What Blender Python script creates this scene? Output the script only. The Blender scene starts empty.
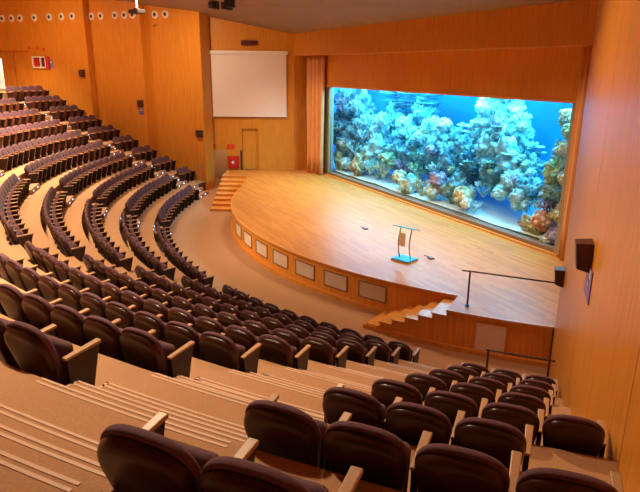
import bpy, math, random
from mathutils import Vector, Matrix, noise
S = bpy.context.scene
COL = S.collection
rnd = random.Random(7)
sin, cos, pi = math.sin, math.cos, math.pi
CX, CY = -19.377, 20.642          # centre of all seating arcs
R1, DR, DZ = 16.937, 1.189, 0.5143

def P(R, a, z=0.0): return (CX + R*sin(a), CY - R*cos(a), z)
def Ri(i): return R1 + (i-1)*DR
def zi(i): return (i-1)*DZ
def off(a):
    t = min(1, max(0, (-a-.60)/.12)); return .35*t
def RF(i, a): return Ri(i) - 1.05 + off(a)
def lerp(a, b, t): return a + (b-a)*t

# ------------------------------------------------------------------ materials
def srgb(c): return tuple(((v/12.92) if v <= .04045 else ((v+.055)/1.055)**2.4) for v in c)
def mat(name, base, rough=.6, var=.0, scale=8., stretch=(1, 1, 1), bump=0., spec=.5, metal=0., coat=0., sheen=0., detail=4., emis=None, estr=0., dist=.02):
    m = bpy.data.materials.new(name); m.use_nodes = True
    nt = m.node_tree; b = nt.nodes['Principled BSDF']; L = nt.links.new
    b.inputs['Roughness'].default_value = rough
    b.inputs['Specular IOR Level'].default_value = spec
    b.inputs['Metallic'].default_value = metal
    b.inputs['Coat Weight'].default_value = coat
    b.inputs['Coat Roughness'].default_value = .15
    b.inputs['Sheen Weight'].default_value = sheen
    tc = nt.nodes.new('ShaderNodeTexCoord'); mp = nt.nodes.new('ShaderNodeMapping')
    mp.inputs['Scale'].default_value = stretch
    nz = nt.nodes.new('ShaderNodeTexNoise'); nz.inputs['Scale'].default_value = scale; nz.inputs['Detail'].default_value = detail
    L(tc.outputs['Object'], mp.inputs['Vector']); L(mp.outputs['Vector'], nz.inputs['Vector'])
    cr = nt.nodes.new('ShaderNodeValToRGB')
    cr.color_ramp.elements[0].position = .3; cr.color_ramp.elements[1].position = .7
    cr.color_ramp.elements[0].color = (*[max(0, v*(1-var)) for v in base], 1)
    cr.color_ramp.elements[1].color = (*[min(1, v*(1+var)) for v in base], 1)
    L(nz.outputs['Fac'], cr.inputs['Fac']); L(cr.outputs['Color'], b.inputs['Base Color'])
    if bump:
        bp = nt.nodes.new('ShaderNodeBump'); bp.inputs['Strength'].default_value = bump; bp.inputs['Distance'].default_value = dist
        L(nz.outputs['Fac'], bp.inputs['Height']); L(bp.outputs['Normal'], b.inputs['Normal'])
    if emis:
        b.inputs['Emission Color'].default_value = (*emis, 1); b.inputs['Emission Strength'].default_value = estr
    return m

def deck_mat():
    m = mat('parquet', (.55, .27, .08), .38, spec=.32)
    nt = m.node_tree; b = nt.nodes['Principled BSDF']; L = nt.links.new
    tc = nt.nodes.new('ShaderNodeTexCoord'); mp = nt.nodes.new('ShaderNodeMapping')
    mp.inputs['Rotation'].default_value = (0, 0, .0)
    br = nt.nodes.new('ShaderNodeTexBrick'); br.inputs['Scale'].default_value = 1.
    br.inputs['Brick Width'].default_value = 1.1; br.inputs['Row Height'].default_value = .13
    br.inputs['Mortar Size'].default_value = .004
    br.inputs['Color1'].default_value = (.66, .25, .048, 1); br.inputs['Color2'].default_value = (.52, .178, .030, 1)
    br.inputs['Mortar'].default_value = (.34, .13, .025, 1); br.offset = .37
    L(tc.outputs['Object'], mp.inputs['Vector']); L(mp.outputs['Vector'], br.inputs['Vector'])
    L(br.outputs['Color'], b.inputs['Base Color'])
    return m
WOOD_ = (.68, .262, .028)
M = dict(
 wood=mat('veneer', WOOD_, .42, .16, 3., (9, 9, .35), detail=6, spec=.4),
 wood2=mat('fascia_veneer', (.78, .31, .04), .38, .14, 3., (7, 7, .5), detail=6, spec=.4),
 woodlip=mat('light_wood_edge', (.74, .31, .06), .35, .1, 4., (3, 3, 3)),
 darkwood=mat('dark_brown_wood', (.10, .03, .014), .4, .2, 4., (4, 4, 1)),
 deck=deck_mat(),
 carpet=mat('tan_carpet', (.46, .258, .145), .95, .10, 55., bump=.25, spec=.15, dist=.006),
 nosing=mat('pale_nosing', (.64, .42, .30), .6, .05, 30.),
 ceil=mat('ceiling_plaster', (.33, .22, .17), .9, .06, 1.2),
 shell=mat('seat_shell', (.042, .012, .006), .30, .15, 5., spec=.36),
 cloth=mat('purple_upholstery', (.108, .040, .062), .85, .16, 40., bump=.15, sheen=.08, dist=.004),
 pan=mat('seat_underside_veneer', (.17, .052, .018), .4, .2, 6., (4, 4, 1)),
 arm=mat('armrest_wood', (.48, .28, .15), .4, .12, 8., (2, 8, 2)),
 side=mat('side_panel_lacquer', (.022, .008, .007), .35, .15, 5.),
 metal=mat('brushed_steel', (.5, .46, .42), .3, .05, 20., metal=1.),
 darkmetal=mat('dark_bronze', (.10, .05, .035), .4, .1, 10., metal=.6),
 black=mat('black_lacquer', (.02, .014, .012), .5, .1, 10.),
 brownbox=mat('brown_speaker', (.075, .022, .012), .45, .1, 10.),
 screen=mat('screen_fabric', (.86, .74, .68), .8, .01, 2.),
 white=mat('white_paint', (.86, .80, .74), .5, .02, 4.),
 hole=mat('dark_nozzle', (.03, .02, .015), .6, .1, 10.),
 red=mat('red_enamel', (.62, .02, .015), .35, .08, 6.),
 redsign=mat('red_plastic', (.75, .06, .02), .4, .05, 6.),
 darkred=mat('dark_red_casing', (.10, .008, .012), .4, .2, 6.),
 purple=mat('purple_sign_board', (.20, .09, .42), .45, .1, 8.),
 blue=mat('blue_sign_board', (.16, .28, .62), .45, .1, 8.),
 bluebase=mat('blue_lacquer', (.01, .40, .85), .4, .1, 8.),
 grille=mat('pale_grille', (.82, .66, .54), .55, .04, 20.),
 panel=mat('pale_pink_panel', (.86, .68, .62), .55, .03, 3.),
 curtain=mat('orange_curtain', (.82, .40, .16), .9, .05, 3., sheen=.1),
 frame=mat('grey_beige_frame', (.36, .30, .20), .5, .08, 6.),
 sill=mat('brown_sill', (.28, .14, .075), .5, .1, 6.),
 tank=mat('tank_blue', (.004, .36, .72), .9, .3, .35),
 sand=mat('white_sand', (.80, .84, .80), .95, .05, 14., bump=.3),
 cream=mat('cream_plaster', (.66, .43, .27), .8, .03, 3.),
 paper=mat('cream_card', (.95, .80, .64), .7, .03, 5.),
)
def led():
    return mat('step_led', (.5, .65, .9), .4, emis=(.30, .58, 1.), estr=9.)
M['led'] = led()
def glass(name, tint, tr=.0):
    m = bpy.data.materials.new(name); m.use_nodes = True; nt = m.node_tree; nt.nodes.clear(); L = nt.links.new
    o = nt.nodes.new('ShaderNodeOutputMaterial'); t = nt.nodes.new('ShaderNodeBsdfTransparent'); g = nt.nodes.new('ShaderNodeBsdfGlossy')
    t.inputs['Color'].default_value = (*tint, 1); g.inputs['Roughness'].default_value = .03
    f0 = nt.nodes.new('ShaderNodeLayerWeight'); f0.inputs['Blend'].default_value = .5
    f1 = nt.nodes.new('ShaderNodeMath'); f1.operation = 'POWER'; f1.inputs[1].default_value = 4.; L(f0.outputs['Facing'], f1.inputs[0])
    f = nt.nodes.new('ShaderNodeMath'); f.operation = 'MULTIPLY'; f.inputs[1].default_value = .25; L(f1.outputs[0], f.inputs[0])
    x = nt.nodes.new('ShaderNodeMixShader'); L(f.outputs[0], x.inputs[0]); L(t.outputs[0], x.inputs[1]); L(g.outputs[0], x.inputs[2]); L(x.outputs[0], o.inputs['Surface'])
    return m
M['glass'] = glass('aquarium_glass', (.97, 1., 1.))
M['lectern_glass'] = mat('lectern_glass', (.10, .50, .66), .3, .05, 3.)
def water():
    m = bpy.data.materials.new('sea_water'); m.use_nodes = True; nt = m.node_tree; nt.nodes.clear()
    o = nt.nodes.new('ShaderNodeOutputMaterial'); v = nt.nodes.new('ShaderNodeVolumeAbsorption')
    v.inputs['Color'].default_value = (.02, .70, .93, 1); v.inputs['Density'].default_value = .30
    sc = nt.nodes.new('ShaderNodeVolumeScatter'); sc.inputs['Color'].default_value = (.10, .62, 1., 1); sc.inputs['Density'].default_value = .022
    ad = nt.nodes.new('ShaderNodeAddShader'); nt.links.new(v.outputs[0], ad.inputs[0]); nt.links.new(sc.outputs[0], ad.inputs[1])
    nt.links.new(ad.outputs[0], o.inputs['Volume']); return m
M['water'] = water()
def coral(name, c1, c2, sc=9.):
    m = bpy.data.materials.new(name); m.use_nodes = True; nt = m.node_tree; b = nt.nodes['Principled BSDF']; L = nt.links.new
    b.inputs['Roughness'].default_value = .85; b.inputs['Specular IOR Level'].default_value = .2
    tc = nt.nodes.new('ShaderNodeTexCoord'); v = nt.nodes.new('ShaderNodeTexVoronoi'); v.inputs['Scale'].default_value = sc
    n = nt.nodes.new('ShaderNodeTexNoise'); n.inputs['Scale'].default_value = sc*.35; n.inputs['Detail'].default_value = 6
    r = nt.nodes.new('ShaderNodeValToRGB'); r.color_ramp.elements[0].position = .35; r.color_ramp.elements[1].position = .66
    r.color_ramp.elements[0].color = (*c1, 1); r.color_ramp.elements[1].color = (*c2, 1)
    L(tc.outputs['Object'], v.inputs['Vector']); L(tc.outputs['Object'], n.inputs['Vector'])
    L(n.outputs['Fac'], r.inputs['Fac']); L(r.outputs['Color'], b.inputs['Base Color'])
    bp = nt.nodes.new('ShaderNodeBump'); bp.inputs['Strength'].default_value = .7; bp.inputs['Distance'].default_value = .05
    L(v.outputs['Distance'], bp.inputs['Height']); L(bp.outputs['Normal'], b.inputs['Normal']); return m
CM = dict(
 pale=coral('pale_coral', (.16, .42, .42), (.86, .92, .84)),
 green=coral('green_coral', (.12, .26, .14), (.66, .74, .40)),
 tan=coral('tan_coral', (.28, .22, .12), (.84, .72, .42)),
 rock=coral('reef_rock', (.03, .10, .13), (.34, .56, .56), 6.),
 dark=coral('dark_reef_rock', (.015, .05, .08), (.14, .24, .26), 6.),
 mauve=coral('mauve_coral', (.20, .10, .18), (.66, .52, .62)),
 orange=coral('orange_coral', (.50, .16, .06), (1., .62, .42), 14.),
 white=coral('white_coral', (.62, .70, .66), (.98, .98, .90), 12.),
)

# ------------------------------------------------------------------ mesh helpers
class MB:
    def __init__(s): s.v = []; s.f = []
    def add(s, vs, fs):
        o = len(s.v); s.v += [tuple(v) for v in vs]; s.f += [tuple(o+i for i in f) for f in fs]; return s
    def hexa(s, b, t):   # 4 bottom pts (ccw), 4 top pts
        return s.add(list(b)+list(t), [(3, 2, 1, 0), (4, 5, 6, 7), (0, 1, 5, 4), (1, 2, 6, 5), (2, 3, 7, 6), (3, 0, 4, 7)])
    def box(s, x0, x1, y0, y1, z0, z1):
        c = [(x0, y0), (x1, y0), (x1, y1), (x0, y1)]
        return s.hexa([(x, y, z0) for x, y in c], [(x, y, z1) for x, y in c])
    def prism(s, poly, z0, z1):
        n = len(poly)
        return s.add([(x, y, z0) for x, y in poly]+[(x, y, z1) for x, y in poly],
                     [tuple(range(n-1, -1, -1)), tuple(range(n, 2*n))]+[(i, (i+1) % n, n+(i+1) % n, n+i) for i in range(n)])
    def sector(s, r0, r1, a0, a1, z0, z1, n=None):
        """solid annular sector about the seating centre; r0/r1 numbers or functions of the angle"""
        f0 = r0 if callable(r0) else (lambda a: r0); f1 = r1 if callable(r1) else (lambda a: r1)
        n = n or max(1, int(abs(a1-a0)/.025)); vs = []; fs = []
        for k in range(n+1):
            a = lerp(a0, a1, k/n)
            vs += [P(f0(a), a, z0), P(f1(a), a, z0), P(f1(a), a, z1), P(f0(a), a, z1)]
        for k in range(n):
            o = 4*k
            for j in range(4): fs.append((o+j, o+4+j, o+4+(j+1) % 4, o+(j+1) % 4))
        fs += [(0, 1, 2, 3), (4*n+3, 4*n+2, 4*n+1, 4*n)]
        return s.add(vs, fs)
    def tube(s, pts, r, n=8, caps=True):
        pts = [Vector(p) for p in pts]; rings = []
        rr = r if isinstance(r, (list, tuple)) else [r]*len(pts)
        for k, p in enumerate(pts):
            d = (pts[min(k+1, len(pts)-1)]-pts[max(k-1, 0)]).normalized()
            u = d.cross(Vector((0, 0, 1)) if abs(d.z) < .9 else Vector((1, 0, 0))).normalized(); w = d.cross(u)
            rings.append([p+u*cos(2*pi*j/n)*rr[k]+w*sin(2*pi*j/n)*rr[k] for j in range(n)])
        vs = [v for q in rings for v in q]
        fs = [(k*n+j, k*n+(j+1) % n, (k+1)*n+(j+1) % n, (k+1)*n+j) for k in range(len(pts)-1) for j in range(n)]
        if caps: fs += [tuple(range(n-1, -1, -1)), tuple(range((len(pts)-1)*n, len(pts)*n))]
        return s.add(vs, fs)
    def lathe(s, prof, n=24, close=True):  # profile (r,z) about local z
        vs = [(r*cos(2*pi*j/n), r*sin(2*pi*j/n), z) for r, z in prof for j in range(n)]
        fs = [(k*n+j, k*n+(j+1) % n, (k+1)*n+(j+1) % n, (k+1)*n+j) for k in range(len(prof)-1) for j in range(n)]
        if close: fs += [tuple(range(n-1, -1, -1)), tuple(range((len(prof)-1)*n, len(prof)*n))]
        return s.add(vs, fs)
    def mesh(s, name, m, smooth=False, bevel=0, fix=True):
        me = bpy.data.meshes.new(name); me.from_pydata(s.v, [], s.f); me.update()
        if fix:
            import bmesh
            bm = bmesh.new(); bm.from_mesh(me); bmesh.ops.recalc_face_normals(bm, faces=bm.faces)
            if bevel:
                bmesh.ops.bevel(bm, geom=list(bm.edges), offset=bevel, segments=2, affect='EDGES', profile=.5)
            bm.to_mesh(me); bm.free()
        me.materials.append(m)
        if smooth: me.polygons.foreach_set('use_smooth', [True]*len(me.polygons))
        return me
def link(name, me, parent=None, loc=None, rot=None):
    o = bpy.data.objects.new(name, me); COL.objects.link(o)
    if loc is not None: o.location = loc
    if rot is not None: o.rotation_euler = rot
    if parent is not None: o.parent = parent
    return o
def obj(name, mb, m, parent=None, smooth=False, bevel=0, loc=None, rot=None, label=None):
    o = link(name, mb.mesh(name, m, smooth, bevel), parent, loc, rot)
    if smooth == 'auto':
        pass
    if label: o['label'] = label
    return o
def tag(o, label, cat, group=None, kind=None):
    o['label'] = label; o['category'] = cat
    if group: o['group'] = group
    if kind: o['kind'] = kind
    return o
def thing(name, label, cat, loc=(0, 0, 0), rz=0, group=None):
    o = bpy.data.objects.new(name, None); COL.objects.link(o); o.empty_display_size = .1
    o.location = loc; o.rotation_euler = (0, 0, rz); return tag(o, label, cat, group)
def struct(name, mb, m, parent=None, **k):
    o = obj(name, mb, m, parent, **k)
    if parent is None: o['kind'] = 'structure'
    return o
def autosmooth(o, ang=.6):
    me = o.data
    import bmesh
    bm = bmesh.new(); bm.from_mesh(me)
    for e in bm.edges: e.smooth = not (len(e.link_faces) == 2 and e.calc_face_angle(0) > ang)
    bm.to_mesh(me); bm.free()
    me.polygons.foreach_set('use_smooth', [True]*len(me.polygons)); return o

# ------------------------------------------------------------------ camera
F_, TH, YAW, ROLL = 591.33, .2903, .4541, .0093
fw = Vector((-cos(YAW)*cos(TH), sin(YAW)*cos(TH), -sin(TH)))
rt = Vector((sin(YAW), cos(YAW), 0)); up = rt.cross(fw)
rt, up = rt*cos(ROLL)+up*sin(ROLL), up*cos(ROLL)-rt*sin(ROLL)
cam = bpy.data.cameras.new('camera'); co = bpy.data.objects.new('camera', cam); COL.objects.link(co)
mw = Matrix((rt, up, -fw)).transposed().to_4x4(); mw.translation = (0, 0, 6.5); co.matrix_world = mw
cam.sensor_width = 36; cam.lens = F_*36/640; cam.clip_start = .05; cam.clip_end = 200
S.camera = co
def px(p):
    d = Vector(p)-Vector((0, 0, 6.5)); c = d.dot(fw)
    return (320+F_*d.dot(rt)/c, 246-F_*d.dot(up)/c) if c > .3 else (-9999, -9999)

# ------------------------------------------------------------------ floor, tiers, aisle steps
WL, WR = -.795, .7935
A0, A1 = -.83, .81
fl = MB()
fl.sector(8., lambda a: RF(2, a), A0, A1, -.3, 0., 64)
for i in range(2, 11):
    fl.sector(lambda a, i=i: RF(i, a), lambda a, i=i: RF(i+1, a)+.02, A0, A1, zi(i)-.6, zi(i), 72)
fl.sector(lambda a: RF(11, a), 34.5, A0, A1, zi(11)-.6, zi(11), 72)
fl.box(-40, -31, 4., 14, -.3, -.001)
struct('floor', fl, M['carpet'])
def aF(i): return -.2558-.36/Ri(i)
AISLES = dict(far=lambda i: (-(.748-(i-2)*.0055), -.657), left=lambda i: (aF(i)+.28/Ri(i), -.19+.21/Ri(i)-.31/Ri(i)),
              middle=lambda i: (.1835+.02/Ri(i), .208+1.236/Ri(i)-.30/Ri(i)), near=lambda i: (.5945+.147/Ri(i)+.34/Ri(i), .7115-.0021*(i-2)-.31/Ri(i)))
flight_led = []
LEDMESH = MB().box(-.022, .022, -.006, .006, -.016, .016).mesh('step_light', M['led'])
AN = dict(far='far wall aisle', left='aisle beyond the curved block', middle='aisle this side of curved block', near='')
ordn = ['zeroth', 'first', 'second', 'third', 'fourth', 'fifth', 'sixth', 'seventh', 'eighth', 'ninth', 'tenth', 'eleventh', 'twelfth', 'thirteenth', 'fourteenth', 'fifteenth', 'sixteenth', 'seventeenth', 'eighteenth', 'nineteenth', 'twentieth']
for an, fn in AISLES.items():
    for i in range(1, 10):
        if an == 'left' and i > 6: continue
        if an == 'middle' and i > 6: continue
        a0, a1 = fn(i+1) if i < 9 else fn(10)
        z = zi(i); b = MB(); q = MB()
        rf = lambda a, d, i=i: RF(i+1, a)-d
        for k, d in ((1, .62), (2, .31)):
            b.sector(lambda a, d=d: rf(a, d), lambda a: rf(a, -.01), a0, a1, z-.02 if k == 1 else z+DZ/3-.02, z+DZ*k/3, 8)
        st = struct('aisle_steps', b, M['carpet'])
        for k, d in ((1, .62), (2, .31), (3, 0)) if an == 'near' else ():
            for e in (.0, .05):
                q.sector(lambda a, d=d, e=e: rf(a, d-e)-.003, lambda a, d=d, e=e: rf(a, d-e-.02), a0, a1, z+DZ*k/3-.012, z+DZ*k/3+.004, 8)
            if k < 3 and an == 'near':     # light edging down the open side of each step
                q.sector(lambda a, d=d: rf(a, d), lambda a, d=d: rf(a, d-.26), a0, a0+.03/Ri(i), z+DZ*k/3-.012, z+DZ*k/3+.004, 1)
        if an == 'near': obj('nosing', q, M['nosing'], st, label='pale double nosing strips')
        if an != 'near':
            for k, d in ((1, .62), (2, .31), (3, 0)):
                for s, t in ((0, .25), (1, .75)):
                    a = lerp(a0, a1, t); zz = z+DZ*(k-.5)/3
                    p = P(rf(a, d)-.005, a, zz); u, v = px(p)
                    if -5 < u < 645 and -5 < v < 497: flight_led.append((p, a, an, i, k, s))
for p, a, an, i, k, s in flight_led:
    o = link('step_light', LEDMESH, None, p, (0, 0, a))
    tag(o, f"blue light, {'left' if s == 0 else 'right'} of {['', 'lower', 'middle', 'upper'][k]} riser, {ordn[i]} flight, {AN[an]}", 'step light', 'blue lights in the aisle steps')

# ------------------------------------------------------------------ walls
def lw(R, d=0., z=0.):   # point on far-left wall: distance R from centre, d out of the hall
    return (CX+R*sin(WL)-d*cos(WL), CY-R*cos(WL)-d*sin(WL)*-1*-1, z)
nL = Vector((cos(WL), sin(WL), 0))   # into the hall
dL = Vector((sin(WL), -cos(WL), 0))  # away from centre
cL = Vector((CX, CY, 0))
nR = Vector((-cos(WR), -sin(WR), 0)); dR_ = Vector((sin(WR), -cos(WR), 0))
def saw(R):   # the far wall is a sawtooth of three panels, each turned a little towards the stage
    if R <= 17.33: return 0
    if R < 20.93: return -.42*(R-17.33)/3.55
    if R < 24.56: return -.42*(R-20.93)/3.6
    return -.42*min(1, (R-24.56)/4.54)
def wl(R, d, z): p = cL+dL*R+nL*(d+saw(R)); return (p.x, p.y, z)
def wq(R, d, z): return wl(R-1.2*saw(R), d, z)
def wr(R, d, z): p = cL+dR_*R+nR*d; return (p.x, p.y, z)
def slab(mb, fn, r0, r1, d0, d1, z0, z1):
    return mb.hexa([fn(r0, d0, z0), fn(r1, d0, z0), fn(r1, d1, z0), fn(r0, d1, z0)], [fn(r0, d0, z1), fn(r1, d0, z1), fn(r1, d1, z1), fn(r0, d1, z1)])
HT = 16.
w = MB()
slab(w, wl, 17.3301, 20.929, -.9, 0, -.3, HT); slab(w, wl, 20.9301, 24.559, -.7, 0, -.3, HT)
slab(w, wl, 24.5601, 29.1, -.7, 0, -.3, HT)
slab(w, wl, 29.1, 31.53, -.5, -.30, -.3, 7.42); slab(w, wl, 29.1, 34.6, -.5, 0, 7.42, HT)
slab(w, wl, 31.53, 32.5, -.5, 0, -.3, 5.14); slab(w, wl, 31.53, 32.5, -.5, 0, 6.95, 7.45); slab(w, wl, 32.5, 34.6, -.5, 0, -.3, HT)

struct('wall_left', w, M['wood'])
d = MB(); slab(d, wl, 29.16, 30.49, -.28, -.20, 5.15, 7.43); o = struct('door_1', d, M['wood'])
d = MB(); slab(d, wl, 30.58, 31.50, -.28, -.20, 5.15, 7.43); o = struct('door_2', d, M['wood'])
# lit lobby seen through the gap of the open door
w = MB(); slab(w, wl, 30.6, 33, -3., -2.9, 4.9, 8); slab(w, wl, 30.6, 33, -3., -.5, 5.0, 5.14); slab(w, wl, 30.6, 33, -3., -.5, 7.6, 7.7)
slab(w, wl, 30.5, 30.6, -3., -.5, 5., 7.7); slab(w, wl, 33, 33.1, -3., -.5, 5., 7.7)
struct('wall_lobby', w, M['white'])
# panel beside the stage with the projection screen, door and exit
p0 = Vector((-32.6, 9.2, 0)); p1 = Vector((-30.72, 13.33, 0)); dP = (p1-p0).normalized(); nP = Vector((dP.y, -dP.x, 0)); LP = (p1-p0).length
def wp(u, d, z): p = p0+dP*u+nP*d; return (p.x, p.y, z)
w = MB()
OZ = 2.12
slab(w, wp, -.25, .72, -.35, 0, OZ, 10); slab(w, wp, .72, 1.62, -.35, 0, -.3, 10); slab(w, wp, 1.62, 2.52, -.35, 0, 3.3, 10)
slab(w, wp, 2.52, LP, -.35, 0, -.3, 10); slab(w, wp, 1.62, 2.52, -.35, -.14, -.3, 3.3); slab(w, wp, -.45, -.02, -.35, 0, -.3, OZ)
struct('wall_screen', w, M['wood'])
d = MB(); slab(d, wp, 1.64, 2.5, -.135, -.10, 1.01, 3.28); dr = struct('door_3', d, M['wood'])
d = MB(); d.tube([wp(1.74, -.10, 2.1), wp(1.74, -.04, 2.1), wp(1.86, -.04, 2.1)], .014); obj('door_handle', d, M['metal'], dr, label='small steel lever handle')
d = MB(); slab(d, wp, 1.50, 1.60, .002, .02, 1.0, 2.1); struct('trim_1', d, M['brownbox'])
# exit passage
w = MB(); slab(w, wp, .75, .85, -3.4, -.35, -.3, 3.); slab(w, wp, -.6, -.5, -3.4, -.35, -.3, 3.); slab(w, wp, -.6, .85, -3.5, -3.4, -.3, 3.); slab(w, wp, -.6, .85, -3.4, -.35, 2.6, 2.7)
struct('wall_passage', w, M['cream'])
w = MB(); w.box(-31.3, -30.72, 13.33, 14.6, -.3, 10); struct('wall_return', w, M['wood'])
# right wall
w = MB()
for r0, r1 in ((15.2, 18.93), (18.945, 23.10), (23.12, 28.1), (28.12, 34.6)): slab(w, wr, r0, r1, -.3, 0, -.3, HT)
slab(w, wr, 15.25, 34.6, -.6, -.28, -.3, HT)
struct('wall_right', w, M['wood'])
w = MB(); w.box(-8.4, -8.1, 9.9, 19, -.3, 10); struct('wall_wing', w, M['wood'])
w = MB(); w.sector(34., 34.4, A0, A1, 4., HT, 40); struct('wall_back', w, M['wood'])
# ceiling
def cz(Y): return 8.3+(13.3-Y)*.2
w = MB(); y0, y1 = 14.6, -15
w.hexa([(-46, y1, cz(y1)), (9, y1, cz(y1)), (9, y0, cz(y0)), (-46, y0, cz(y0))], [(-46, y1, cz(y1)+.3), (9, y1, cz(y1)+.3), (9, y0, cz(y0)+.3), (-46, y0, cz(y0)+.3)])
struct('ceiling', w, M['ceil'])

# ------------------------------------------------------------------ stage
SR, SR2, SZ = 13.97, 15.03, 1.0
def arc(R, a0, a1, n): return [P(R, lerp(a0, a1, k/n))[:2] for k in range(n+1)]
LS = [(-26.20, 8.46), (-29.75, 10.15), (-30.45, 9.0), (-26.85, 7.30)]   # left stair: foot inner, top inner, top outer, foot outer
deckpoly = arc(SR, -.515, .632, 60)+arc(SR2, .632, .7925, 10)+[(-8.42, 14.6), (-30.72, 14.6), (-30.72, 13.33), wp(.78, 0, 0)[:2], LS[2], LS[1]]
stage = thing('stage', 'curved honey-coloured wooden stage in front of the aquarium', 'stage', P(SR, .05), 0)
stage['kind'] = 'structure'
sinv = -Vector(stage.location)
def part(name, mb, m, par=stage, **k):
    mb.v = [(x+sinv.x, y+sinv.y, z+sinv.z) for x, y, z in mb.v]; return obj(name, mb, m, par, **k)
def poly_in(poly, e): return poly
deck_o = part('deck', MB().prism(deckpoly, SZ-.05, SZ), M['deck'])
b = MB()
b.sector(SR-.25, SR-.03, -.515, .632, 0, SZ-.05, 60); b.sector(SR2-.25, SR2-.03, .632, .7925, 0, SZ-.05, 12)
pa = P(SR-.1, .632); pb = P(SR2-.03, .632)
b.sector(SR-.1, SR2-.03, .632, .645, 0, SZ-.05, 1)
q = [Vector((*LS[0], 0)), Vector((*LS[1], 0)), Vector((*LS[2], 0)), Vector((*wp(.78, 0, 0)[:2], 0))]
for s0, s1 in ((q[0], q[1]), (q[1], q[2]), (q[2], q[3])):
    n = Vector((-(s1-s0).y, (s1-s0).x, 0)).normalized()*.1
    n = n if n.y > 0 else -n
    b.hexa([s0, s1, s1+n, s0+n], [Vector((v.x, v.y, SZ-.05)) for v in (s0, s1, s1+n, s0+n)])
part('fascia', b, M['wood2'])
b = MB(); b.sector(SR-.03, SR+.02, -.515, .632, SZ-.055, SZ+.005, 60); b.sector(SR2-.03, SR2+.02, .632, .7925, SZ-.055, SZ+.005, 12)
part('edge_strip', b, M['woodlip'])
b = MB(); b.sector(SR-.03, SR+.05, -.51, .49, 0, .13, 60); b.sector(SR2-.03, SR2+.045, .632, .7925, 0, .11, 12)
b.sector(SR2-.03, SR2+.045, .485, .632, 0, .11, 10)
part('baseboard', b, M['woodlip'])
for k in range(7):
    a = .4538-.0956*k; h = .033
    fr = MB()
    for u0, u1, z0, z1 in ((-h, h, .32, .345), (-h, h, .775, .80), (-h, -h+.0022, .32, .80), (h-.0022, h, .32, .80)):
        fr.sector(SR-.03, SR-.005, a+u0, a+u1, z0, z1, 3)
    v = part('vent_grille', fr, M['sill'], label='framed vent grille with pale slats')
    sl = MB(); sl.sector(SR-.032, SR-.027, a-h, a+h, .33, .79, 3)
    for j in range(11):
        sl.sector(SR-.03, SR-.014, a-h+.002, a+h-.002, .352+j*.039, .352+j*.039+.02, 3)
    part('slat_panel', sl, M['grille'], v)
    v.parent = stage
fr = MB()
for a0, a1, z0, z1 in ((.679, .728, .10, .125), (.679, .728, .815, .84), (.679, .681, .1, .84), (.726, .728, .1, .84)): fr.sector(SR2-.03, SR2-.005, a0, a1, z0, z1, 3)
v = part('access_panel', fr, M['wood2'], label='pale blank access panel in a wooden frame')
part('panel_board', MB().sector(SR2-.03, SR2-.015, .681, .726, .125, .815, 4), M['panel'], v)
# right stair (follows the arc) : six treads below deck
b = MB(); l2 = MB()
n = 6
for k in range(n):
    a0 = lerp(.492, .632, k/n); a1 = lerp(.492, .632, (k+1)/n); z = SZ*(k+1)/(n+1)
    b.sector(SR-.03, SR2-.03, a0, a1+.002, 0, z-.03, 2); l2.sector(SR-.03, SR2+.01, a0-.002, a1, z-.03, z, 2)
st = part('stair', b, M['wood2'], label='wooden stair at the right of the stage'); part('tread', l2, M['woodlip'], st)
# left stair (straight)
b = MB(); l2 = MB(); n = 7
f0, t0, t1, f1 = [Vector((*v, 0)) for v in LS]
for k in range(n):
    i0, i1 = f0.lerp(t0, k/n), f0.lerp(t0, (k+1)/n); o0, o1 = f1.lerp(t1, k/n), f1.lerp(t1, (k+1)/n); z = SZ*(k+1)/(n+1)
    up_ = lambda vs, zz: [Vector((v.x, v.y, zz)) for v in vs]
    b.hexa([o0, i0, i1, o1], up_([o0, i0, i1, o1], z-.03)); l2.hexa(up_([o0, i0, i1, o1], z-.03), up_([o0, i0, i1, o1], z))
st = part('stair', b, M['woodlip'], label='wooden stair at the left of the stage'); part('tread', l2, M['woodlip'], st)

# ------------------------------------------------------------------ proscenium, curtains, window
WY = 14.41; XL, XR = -28.45, -12.66; ZB, ZT = 1.18, 5.62
w = MB(); w.box(-30.72, -8.4, 13.3, 14.62, 7.18, 8.5); struct('trim_2', w, M['wood'], bevel=0)
w = MB(); w.box(-28.95, -12.42, 14.30, 14.62, ZT+.06, 7.18); struct('wall_above_aquarium', w, M['wood'])
w = MB(); w.box(-28.95, -12.42, 14.26, 14.40, ZT, ZT+.07); struct('trim_3', w, M['woodlip'])
w = MB(); w.box(-31.3, -28.95, 14.42, 14.62, .9, 7.2); w.box(-12.42, -8.4, 14.42, 14.62, .9, 7.2); w.box(-31.3, -8.4, 14.42, 14.62, .0, SZ); struct('wall_front', w, M['wood'])
w = MB(); w.box(-28.9, -12.45, 14.22, 14.34, SZ, SZ+.07); struct('trim_4', w, M['woodlip'])
w = MB(); w.box(-28.9, -12.45, 14.32, 14.62, SZ, ZB); struct('trim_5', w, M['sill'])
fr = MB(); fr.box(-28.95, XL, 14.36, 14.62, SZ+.06, ZT+.06); fr.box(XR, -12.42, 14.30, 14.62, SZ+.06, ZT+.06)
wn = struct('window_1', fr, M['frame'])
obj('glass_pane', MB().box(XL, XR, 14.45, 14.50, ZB, ZT+.05), M['glass'], wn, label='clear aquarium glass')
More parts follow.
